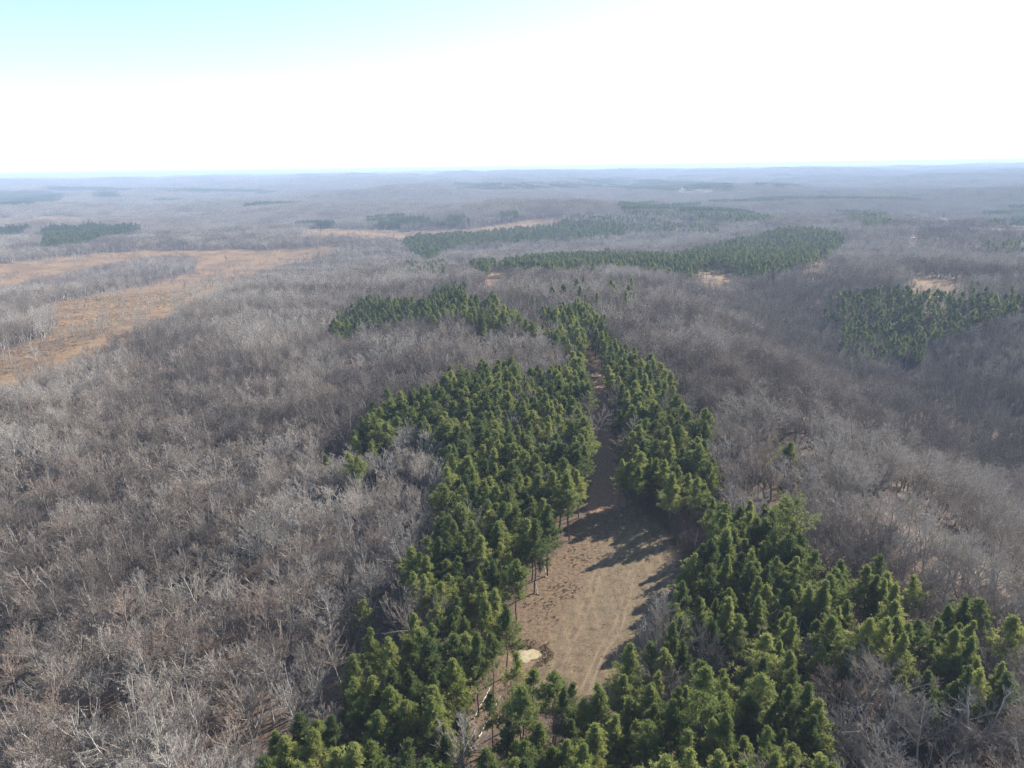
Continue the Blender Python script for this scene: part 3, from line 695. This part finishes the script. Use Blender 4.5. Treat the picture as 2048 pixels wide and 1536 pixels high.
def mass2(kindv, coll, n0, n1, rcut, name, label, smin, smax):
    sel = rest & ((T[:, 3] == kindv) | ((kindv == 0) & (T[:, 3] == 2))); P = T[sel, :3]; r = TR[sel]; n = len(P)
    s = rng.uniform(smin, smax, n); grow = 1 + .30 * sstep(500, 1800, r)
    w = s * rng.uniform(1.05, 1.55, n) * grow
    sap = T[sel, 3] == 2; s[sap] *= rng.uniform(.15, .5, sap.sum()); w[sap] = s[sap] * 1.3
    idx = np.where(r < rcut, rng.integers(0, n0, n), n0 + rng.integers(0, n1, n))
    if kindv == 0:      # three tints of wood growing in drifts, plus painted valley shade
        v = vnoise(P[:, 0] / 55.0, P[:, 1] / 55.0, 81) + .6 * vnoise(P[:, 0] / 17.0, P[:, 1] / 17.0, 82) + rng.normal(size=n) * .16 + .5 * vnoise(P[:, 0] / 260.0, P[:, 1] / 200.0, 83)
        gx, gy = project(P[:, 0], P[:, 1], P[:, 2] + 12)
        v = v - .42 * inpoly(gx, gy, [(1440, 640), (1700, 690), (2200, 700), (2200, 960), (1800, 900), (1540, 800)])  # shade of the right-hand valley slope, painted in as darker twigs
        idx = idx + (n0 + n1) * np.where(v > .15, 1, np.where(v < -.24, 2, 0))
    instancer(name, P, rnd_rot(n), np.stack([w, w, s], 1), idx, coll, label)
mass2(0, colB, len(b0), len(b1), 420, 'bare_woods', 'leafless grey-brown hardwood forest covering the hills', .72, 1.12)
mass2(1, colP, len(p0), len(p1), 480, 'pine_woods', 'dark green pine stands among the bare hardwoods', .72, 1.08)

# far woods: tiles of many small trees
def tile_mesh(seed, size, n, kind, lod_trees, name):
    r = np.random.default_rng(seed); parts = {}
    s_ = math.sqrt(n); g = int(round(s_))
    out = []
    shapes = lod_trees
    acc = {0: [], 1: [], 2: []}
    for i in range(g):
        for j in range(g):
            x = (i + .5 + r.uniform(-.45, .45)) / g * size - size / 2; y = (j + .5 + r.uniform(-.45, .45)) / g * size - size / 2
            sh = shapes[r.integers(0, len(shapes))]; a = r.uniform(0, 6.283); sc = r.uniform(.75, 1.15); sw = sc * 1.25
            ca, sa = math.cos(a) * sw, math.sin(a) * sw
            M = np.array([[ca, -sa, 0], [sa, ca, 0], [0, 0, sc]])
            for q, (V, F) in enumerate(sh): acc[q].append((V @ M.T + [x, y, 0], F))
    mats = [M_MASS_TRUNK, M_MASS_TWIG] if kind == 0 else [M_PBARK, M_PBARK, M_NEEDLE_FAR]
    return mesh_multi(name, [(join(acc[q]), m_) for q, m_ in enumerate(mats)])
lb = [bare_shape(500 + i, f, 2) for i, f in enumerate(['slender', 'dome', 'forked', 'tall', 'dome'])]
lp = [pine_shape(600 + i, f, 2) for i, f in enumerate(PFORMS)]
def far_tiles():
    for (r0, r1, size, dens, nm) in ((1900, 4200, 46, 64, 'a'), (4200, 9000, 110, 256, 'b'), (9000, 17000, 260, 900, 'c')):
        tb = [tile_mesh(700 + i, size * 1.04, dens, 0, lb, 'far_bare') for i in range(4)]
        tp = [tile_mesh(750 + i, size * 1.04, dens, 1, lp, 'far_pine') for i in range(2)]
        X, Y = scatter(r0, r1, size, wedge=.78, jit=0.0)
        Y = Y  # rows at .9 spacing overlap a little
        K_, Z = classify(X, Y)
        # stands of pine scattered through the far woods
        nz = vnoise(X / 900.0, Y / 500.0, 51) + .4 * vnoise(X / 260.0, Y / 200.0, 52)
        K_[(K_ == 0) & (nz > .44)] = 1
        e = size * .5
        sx = (height(X + e, Y) - height(X - e, Y)) / (2 * e); sy = (height(X, Y + e) - height(X, Y - e)) / (2 * e)
        q = rng.integers(0, 4, len(X)) * (math.pi / 2)
        rots = []
        for a, b_, g in zip(sx, sy, q):
            n_ = Vector((-a, -b_, 1)).normalized()
            rots.append((Vector((0, 0, 1)).rotation_difference(n_) @ Matrix.Rotation(g, 3, 'Z').to_quaternion()).to_euler())
        rots = np.array(rots)
        for kv, ms, name, label in ((0, tb, 'far_bare_woods', 'hazy leafless woods on the distant ridges'), (1, tp, 'far_pine_woods', 'hazy blue-green pine stands on the distant ridges')):
            k = K_ == kv
            if k.sum() == 0: continue
            col = mass_collection(f'{name}_{nm}', ms); n = int(k.sum())
            instancer(name, np.stack([X[k], Y[k], Z[k]], 1), rots[k], np.ones((n, 3)), rng.integers(0, len(ms), n), col, label)
far_tiles()

# ------------------------------------------------------------------ undergrowth, grass
def brush_shape(seed, H=2.6):
    r = np.random.default_rng(seed); n = 7
    B = np.zeros((n, 4, 3)); th = r.uniform(0, 6.283, n); ln = r.uniform(.5, 1, n) * H
    for q in range(1, 4):
        B[:, q, 0] = np.cos(th) * ln * .3 * (q / 3); B[:, q, 1] = np.sin(th) * ln * .3 * (q / 3); B[:, q, 2] = ln * q / 3
    B += r.normal(size=B.shape) * .05; B[:, 0, 2] = -.1
    R = .018 * np.linspace(1, .5, 4)[None].repeat(n, 0)
    B1, R1 = children(r, B, R, 6, .25, 1, 38, .5, .4, 3, .6, .12, .008); B2, R2 = children(r, B1, R1, 4, .3, 1, 36, .6, .3, 2, .7, .1, .007)
    return join([poly_tubes(B, R), poly_tubes(B1, R1), poly_tubes(B2, R2)])
def tuft_shape(seed, H=.5):
    r = np.random.default_rng(seed)
    P = r.normal(size=(10, 3)) * [.16, .16, 0]; D = norm(r.normal(size=(10, 3)) * .35 + [0, 0, 1])
    return blades(r, P, D, 5, H, .035, .35)
M_BRUSH = bark('brush_twigs', [(.12, .09, .07), (.20, .155, .125), (.18, .12, .09)])
M_DRY = bark('dry_grass', [(.30, .215, .135), (.44, .32, .20), (.38, .275, .17)])
def cover():
    X, Y = scatter(60, 420, 3.3, jit=.5); Z = height(X, Y); bx, by = project(X, Y, Z)
    clr = inpoly(bx, by, CLEARING) | inpoly(bx, by, ROAD)
    u = rng.random(len(X))
    k = ~clr & (u < .28)
    fld = inpoly(bx, by, F_LEFT); k &= ~(fld & (u > .25))
    col = mass_collection('brush_forms', [mesh_from('brush', *brush_shape(800 + i), [M_BRUSH]) for i in range(5)])
    xb, yb = scatter(100, 260, 1.3, jit=.5); zb = height(xb, yb); px, py = project(xb, yb, zb); kb = inany(px, py, BRUSH)
    P = np.concatenate([np.stack([X[k], Y[k], Z[k]], 1), np.stack([xb[kb], yb[kb], zb[kb]], 1)])
    n = len(P); s = rng.uniform(.5, 1.5, n); s[k.sum():] *= 1.5
    instancer('undergrowth', P, rnd_rot(n, .1), np.stack([s * 1.1, s * 1.1, s], 1), rng.integers(0, 5, n), col, 'low bare brush and saplings on the forest floor')
    # rough dry grass on the unmown side of the clearing and round the pond
    X, Y = scatter(90, 240, .62, jit=1.3); Z = height(X, Y); bx, by = project(X, Y, Z)
    c = inpoly(bx, by, CLEARING); rx = X * math.cos(math.radians(CLDEG)) - Y * math.sin(math.radians(CLDEG))
    rough_side = rx + 6 * vnoise(X / 4.0, Y / 4.0, 61) * .5 < CLX0 - 2.2
    inpond = ((X - PX) / 3.0) ** 2 + ((Y - PY) / 2.6) ** 2 < 1
    ring = (((X - PX) / 5.6) ** 2 + ((Y - PY) / 4.6) ** 2 < 1)
    u = rng.random(len(X)); clump = .6 * vnoise(X / 5.5, Y / 5.5, 62) + .5 * vnoise(X / 1.6, Y / 1.6, 64)
    ring &= (vnoise(X / 2.5, Y / 2.5, 66) + (X - PX) * .04 + (Y - PY) * .06 > 0)
    k = c & ~inpond & ((rough_side & (clump > .08) & (u < .26)) | (ring & (u < .8)) | (~rough_side & (u < .05)))
    P = np.stack([X[k], Y[k], Z[k]], 1); n = len(P); s = np.where(ring[k], rng.uniform(.8, 1.7, n), np.where(rough_side[k], rng.uniform(.4, 1.0, n), rng.uniform(.2, .45, n)))
    colg = mass_collection('grass_forms', [mesh_from('tuft', *tuft_shape(820 + i), [M_DRY]) for i in range(4)])
    instancer('grass', P, rnd_rot(n, .1), np.stack([s * 1.2, s * 1.2, s * .8], 1), rng.integers(0, 4, n), colg, 'dry brown grass tufts along the unmown side of the clearing')
    # broomsedge in the left field
    X, Y = scatter(300, 900, 2.6, jit=.5); Z = height(X, Y); bx, by = project(X, Y, Z)
    k = inpoly(bx, by, F_LEFT) & ~inany(bx, by, [ISL_1, ISL_2]) & (rng.random(len(X)) < .22)
    P = np.stack([X[k], Y[k], Z[k]], 1); n = len(P); s = rng.uniform(1.2, 2.6, n)
    instancer('field_grass', P, rnd_rot(n, .1), np.stack([s * 1.8, s * 1.8, s * .7], 1), rng.integers(0, 4, n), colg, 'tall orange-tan dry grass over the open field')
cover()

# ------------------------------------------------------------------ single trees
def where(px, py):
    """landmark words for a place in the picture"""
    if py > 1440: v = 'by the bottom edge'
    else: v = None
    if px < 560: return v or ('in the open woods below the long tan field' if py < 1100 else 'in the thick bare woods left of the pines')
    if px < 960: return v or ('beside the left edge of the pine belt' if py > 1000 else 'behind the notch in the pine belt')
    if px < 1330: return v or ('below the mown clearing' if py > 1300 else 'beside the lane')
    if px < 1650: return v or ('right of the mown clearing' if py > 1050 else 'right of the lane')
    return v or ('in the bare woods beyond the right pines' if py < 1250 else 'in the right corner woods')
PFORM_W = {'full': 'dense cone-crowned', 'tufted': 'high tufted', 'narrow': 'narrow spired', 'open': 'thin open-crowned'}
BFORM_W = {'slender': 'slender', 'tall': 'tall', 'dome': 'round-crowned', 'forked': 'forked', 'crooked': 'crooked', 'leaning': 'leaning'}
ORD = ('first second third fourth fifth sixth seventh eighth ninth tenth eleventh twelfth thirteenth fourteenth fifteenth sixteenth '
       'seventeenth eighteenth nineteenth twentieth').split()
def zone(kind, px):
    zs = (((350, 'outer left woods'), (700, 'woods left of pines'), (1000, 'among the left pines'), (1500, 'near the clearing'), (1760, 'in right pine gap'), (9999, 'right corner woods'))
          if kind == 'bare' else
          ((700, 'bottom left pines'), (850, 'outer left pine edge'), (1000, 'left pine belt'), (1130, 'pines left of clearing'), (1300, 'pines round the lane'), (1430, 'pines right of clearing'), (1600, 'middle right pines'), (1800, 'right pine slope'), (9999, 'outermost right pines')))
    for q, (a, w) in enumerate(zs):
        if px < a: return w
pending = {'bare': [], 'pine': []}
def write_labels():
    for kind, items in pending.items():
        zs = {}
        for o, words, noun, px, py in items: zs.setdefault(zone(kind, px), []).append((py, px, o, words, noun))
        for zn, L_ in zs.items():
            L_.sort(key=lambda t: -t[0])
            nper = max(4, min(9, int(round(math.sqrt(len(L_) * .7)))))
            for b in range(0, len(L_), nper):
                row = sorted(L_[b:b + nper], key=lambda t: t[1])
                for q, (py, px, o, words, noun) in enumerate(row):
                    o['label'] = f'{words} {noun}, {ORD[q]} from left, {ORD[b // nper]} band up, {zn}'
root_proto = {}
def place(kindname, key, x, y, z, sx, sz, rz, label, cat, group, tilt=(0, 0)):
    tm, cm = PROTO[key]
    if key not in root_proto:
        r = bpy.data.objects.new(kindname, None); C.objects.link(r); r.empty_display_size = 1
        link('trunk', tm, r); link('crown', cm, r); root_proto[key] = r
    else:
        s = root_proto[key]; r = s.copy(); C.objects.link(r)
        for ch in s.children:
            c = ch.copy(); C.objects.link(c); c.parent = r
    r.location = (x, y, z - .05); r.scale = (sx, sx, sz); r.rotation_euler = (tilt[0], tilt[1], rz)
    tag(r, label, cat, group)
    return r
def pc_mid(x, y, z, h):
    px, py = project(np.array([x]), np.array([y]), np.array([z + h * .7])); return float(px[0]), float(py[0])
tones = list(TONES)
rs = np.random.default_rng(5)
for i in near_bare:
    x, y, z = T[i, :3]
    f = FORMS[rs.choice(6, p=[.18, .15, .40, .12, .09, .06])]; tone = tones[rs.choice(4, p=[.38, .36, .16, .10])]
    s = rs.uniform(.66, 1.12); w = s * rs.uniform(1.1, 1.6)
    px, py = pc_mid(x, y, z, 19 * s)
    size = 'small ' if s < .8 else ''
    lab = 'x'
    o_ = place('bare_tree', ('bare', f, tone), x, y, z, w, s, rs.uniform(0, 6.28), lab, 'tree', 'bare hardwood trees in the near woods', rs.normal(size=2) * .03)
    pending['bare'].append((o_, f'{size}{BFORM_W[f]} {tone}', 'bare tree', px, py))
for i in near_pine:
    x, y, z = T[i, :3]; f = PFORMS[rs.choice(4, p=[.42, .22, .18, .18])]
    s = rs.uniform(.74, 1.06); w = s * rs.uniform(.9, 1.3); px, py = pc_mid(x, y, z, 18 * s)
    size = 'short ' if s < .82 else ''
    o_ = place('pine_tree', ('pine', f, int(rs.integers(3))), x, y, z, w, s, rs.uniform(0, 6.28), 'x', 'tree', 'green pine trees of the near stands', rs.normal(size=2) * .02)
    pending['pine'].append((o_, f'{size}{PFORM_W[f]}', 'pine tree', px, py))
for (x, y, h, f) in npos:
    z = float(height(x, y)); s = h / 18; w = (s * .6 + .4) * rs.uniform(1.0, 1.2) * (1.35 if h == 14 and f == 'full' else 1)
    px, py = pc_mid(x, y, z, h)
    o_ = place('pine_tree', ('pine', f, int(rs.integers(3))), x, y, z, w, s, rs.uniform(0, 6.28), 'x', 'tree', 'green pine trees of the near stands')
    pending['pine'].append((o_, f'{"short " if h < 14 else "tall " if h > 18.5 else ""}{PFORM_W[f]}', 'pine tree', px, py))
write_labels()
place('pine_tree', ('pine', 'old', 0), ox, oy, float(height(ox, oy)), 1.15, OLD_PINE[2] / 18, 1.2, 'tallest old pine with broad layered boughs and a thick dark trunk, right of the clearing', 'tree', None)

def special(name, tr, cr, m1, m2, x, y, sc, label, cat, lean=(0, 0), group=None, cname='crown'):
    r = bpy.data.objects.new(name, None); C.objects.link(r); r.location = (x, y, float(height(x, y)) - .05); r.scale = (sc,) * 3; r.rotation_euler = (*lean, 1.0)
    link('trunk', mesh_from('trunk', *tr, [m1]), r); link(cname, mesh_from(cname, *cr, [m2]), r)
    tag(r, label, cat, group); return r
x, y = unproject(888, 1308, 8)
tr, cr = cedar_shape(31, 8, 1.25); special('dead_pine', tr, cr, M_PBARK, M_RUST, x, y, 1.0, 'small dead conifer with rust-orange needles among green pines left of the pond', 'tree')
x, y = unproject(1618, 1092, 10)
tr, cr = cedar_shape(32, 10, 1.9); special('cedar_tree', tr, cr, M_PBARK, M_CEDAR, x, y, 1.0, 'very dark green cone-shaped cedar at the upper edge of the right pines', 'tree')
tr, cr = dead_shape(33)
for (a, b_, h, lab, ln) in ((1768, 1370, 12, 'bleached white snag with twisted limbs in the bare gap of the right pines', (.05, .08)),
                            (1392, 1050, 8, 'pale spreading snag over the dark brush at the clearing head', (.15, -.2)),
                            (1690, 1400, 11, 'leaning bleached snag among the bare trees below the right pines', (.2, .1))):
    x, y = unproject(a, b_, h); special('dead_tree', tr, cr, M_DEAD, M_DEAD, x, y, h / 13, lab, 'dead tree', ln, 'bleached standing dead trees')

# fallen trunks and leaning poles
def log(x0, y0, x1, y1, r, label, lift=.0, m=M_DEAD, name='fallen_log', cat='log'):
    n = 7; t = np.linspace(0, 1, n); X = x0 + (x1 - x0) * t; Y = y0 + (y1 - y0) * t
    Z = height(X, Y) + r * .8 + lift * t
    r = r * .75
    B = np.stack([X, Y, Z], 1)[None] + rs.normal(size=(1, n, 3)) * .05
    R = r * (1 - .6 * t)[None]
    B1, R1 = children(rs, B, R, 5, .5, .97, 45, .14, .2, 3, .4, .1, .012)
    o = link(name, mesh_from(name, *join([poly_tubes(B, R, 8), poly_tubes(B1, R1, 4)]), [m])); tag(o, label, cat, 'fallen trunks'); return o
for (a, b_, c, d, r, lab) in (
        (962, 1412, 980, 1377, .15, 'short pale fallen trunk at the gap left of the pond'), (992, 1412, 1003, 1390, .10, 'thin pale trunk lying beside a rust-coloured bush below the pond'),
        (948, 1440, 962, 1408, .13, 'pale broken trunk lying under the pines below the pond'), (958, 1478, 975, 1443, .16, 'long white trunk lying across the brown gap by the bottom pines'),
        (936, 1490, 952, 1462, .13, 'pale trunk crossing the brown gap, left of the long white one'), (925, 1520, 950, 1487, .12, 'thin pale trunk lowest in the brown gap'),
        (1092, 1156, 1089, 1140, .14, 'white stub leaning at the pine edge of the clearing'), (1076, 1190, 1070, 1176, .10, 'grey stick leaning at the pine edge of the clearing'),
        (1335, 1188, 1350, 1172, .10, 'grey dead limb lying at the right edge of the clearing'), (1345, 1192, 1352, 1176, .09, 'second grey limb crossed over the first at the right edge of the clearing'),
        (1405, 1462, 1425, 1448, .16, 'dark brown trunk lying on bare ground under the lower right pines')):
    x0, y0 = unproject(a, b_); x1, y1 = unproject(c, d)
    log(x0, y0, x1, y1, r, lab, lift=.0 if 'leaning' not in lab else 2.2, m=M_PBARK if 'dark brown' in lab else M_DEAD)

# ------------------------------------------------------------------ far houses and mast
def box(x0, x1, y0, y1, z0, z1):
    V = np.array([(x, y, z) for z in (z0, z1) for y in (y0, y1) for x in (x0, x1)], float)
    return V, np.array([(0, 2, 3, 1), (4, 5, 7, 6), (0, 1, 5, 4), (1, 3, 7, 5), (3, 2, 6, 7), (2, 0, 4, 6)])
def plain(name, c, rough=.7):
    m, nt, b = mat(name, rough); b.inputs['Base Color'].default_value = (*c, 1)
    nz = nd(nt, 'ShaderNodeTexNoise'); nz.inputs['Scale'].default_value = 3.0
    nt.links.new(ramp(nt, nz.outputs[0], [(.3, tuple(v * .85 for v in c)), (.7, c)]), b.inputs['Base Color']); return m
M_WALL, M_ROOF, M_WIN, M_DOOR = plain('white_siding', (.8, .79, .76)), plain('grey_roofing', (.55, .55, .54)), plain('dark_glass', (.05, .06, .07), .2), plain('door_paint', (.25, .12, .08))
def house(px, py, w, d, h, rz, label, name='house', cat='house', group='white buildings on the far ridge'):
    x, y = unproject(px, py); z = float(height(x, y))
    r = bpy.data.objects.new(name, None); C.objects.link(r); r.location = (x, y, z); r.rotation_euler = (0, 0, rz)
    link('wall', mesh_from('wall', *box(-w / 2, w / 2, -d / 2, d / 2, -2.5, h), [M_WALL]), r)
    e = .5; rh = d * .3
    V = np.array([(-w / 2 - e, -d / 2 - e, h - .1), (w / 2 + e, -d / 2 - e, h - .1), (w / 2 + e, d / 2 + e, h - .1), (-w / 2 - e, d / 2 + e, h - .1), (-w / 2 - e, 0, h + rh), (w / 2 + e, 0, h + rh)])
    V = V - 0.0; F4 = np.array([(0, 1, 5, 4), (2, 3, 4, 5), (0, 3, 2, 1)]); F3 = np.array([(0, 4, 3), (1, 2, 5)])
    link('roof', mesh_multi('roof', [((V, F4), M_ROOF), ((V, F3), M_WALL)]), r)
    for u in (-.3, .3): link('window', mesh_from('window', *box(w * u - .6, w * u + .6, -d / 2 - .05, -d / 2 + .02, 1.1, 2.3), [M_WIN]), r)
    link('door', mesh_from('door', *box(-.5, .5, -d / 2 - .05, -d / 2 + .02, 0, 2.1), [M_DOOR]), r)
    tag(r, label, cat, group); return (x, y)
hp_ = [house(1362, 380, 16, 9, 5.0, .3, 'widest and leftmost white house of the distant row on the wooded ridge'), house(1369, 381, 8, 7, 5.0, -.2, 'small white house just right of the widest one in the distant row'),
       house(1375, 380.5, 11, 8, 4.6, .5, 'white house third along the distant row'), house(1382, 380.5, 10, 8, 4.6, 0, 'white house at the right end of the distant row')]
house(1827, 479, 3.2, 3.0, 2.6, .4, 'tiny white shed alone among bare trees below the orange field on the right', 'shed', 'shed', None)
def mast():
    x, y = unproject(1657, 372); z = float(height(x, y)); H = CAMZ - z + 24
    r = bpy.data.objects.new('radio_mast', None); C.objects.link(r); r.location = (x, y, z)
    n = int(H / 6); a = np.radians([90, 210, 330]); Q = np.stack([np.cos(a), np.sin(a)], 1) * .9
    P0, P1 = [], []
    for i in range(n):
        for j in range(3):
            k = (j + 1) % 3; lo, hi = i * H / n, (i + 1) * H / n
            P0 += [(*Q[j], lo), (*Q[j], lo)]; P1 += [(*Q[j], hi), (*Q[k], hi)]
    P0, P1 = np.array(P0), np.array(P1)
    link('lattice', mesh_from('lattice', *tubes(P0, P1, np.full(len(P0), .09), np.full(len(P0), .09)), [M_ROOF]), r)
    link('antenna', mesh_from('antenna', *tubes(np.array([[0, 0, H]]), np.array([[0, 0, H + 9]]), np.array([.2]), np.array([.1]), 6), [M_ROOF]), r)
    tag(r, 'thin lattice radio mast rising just above the far right skyline', 'radio mast')
mast()
print('cldeg', CLDEG, 'trees', len(T), 'bare', int((T[:, 3] == 0).sum()), 'pine', int((T[:, 3] == 1).sum()), 'pond', PX, PY)
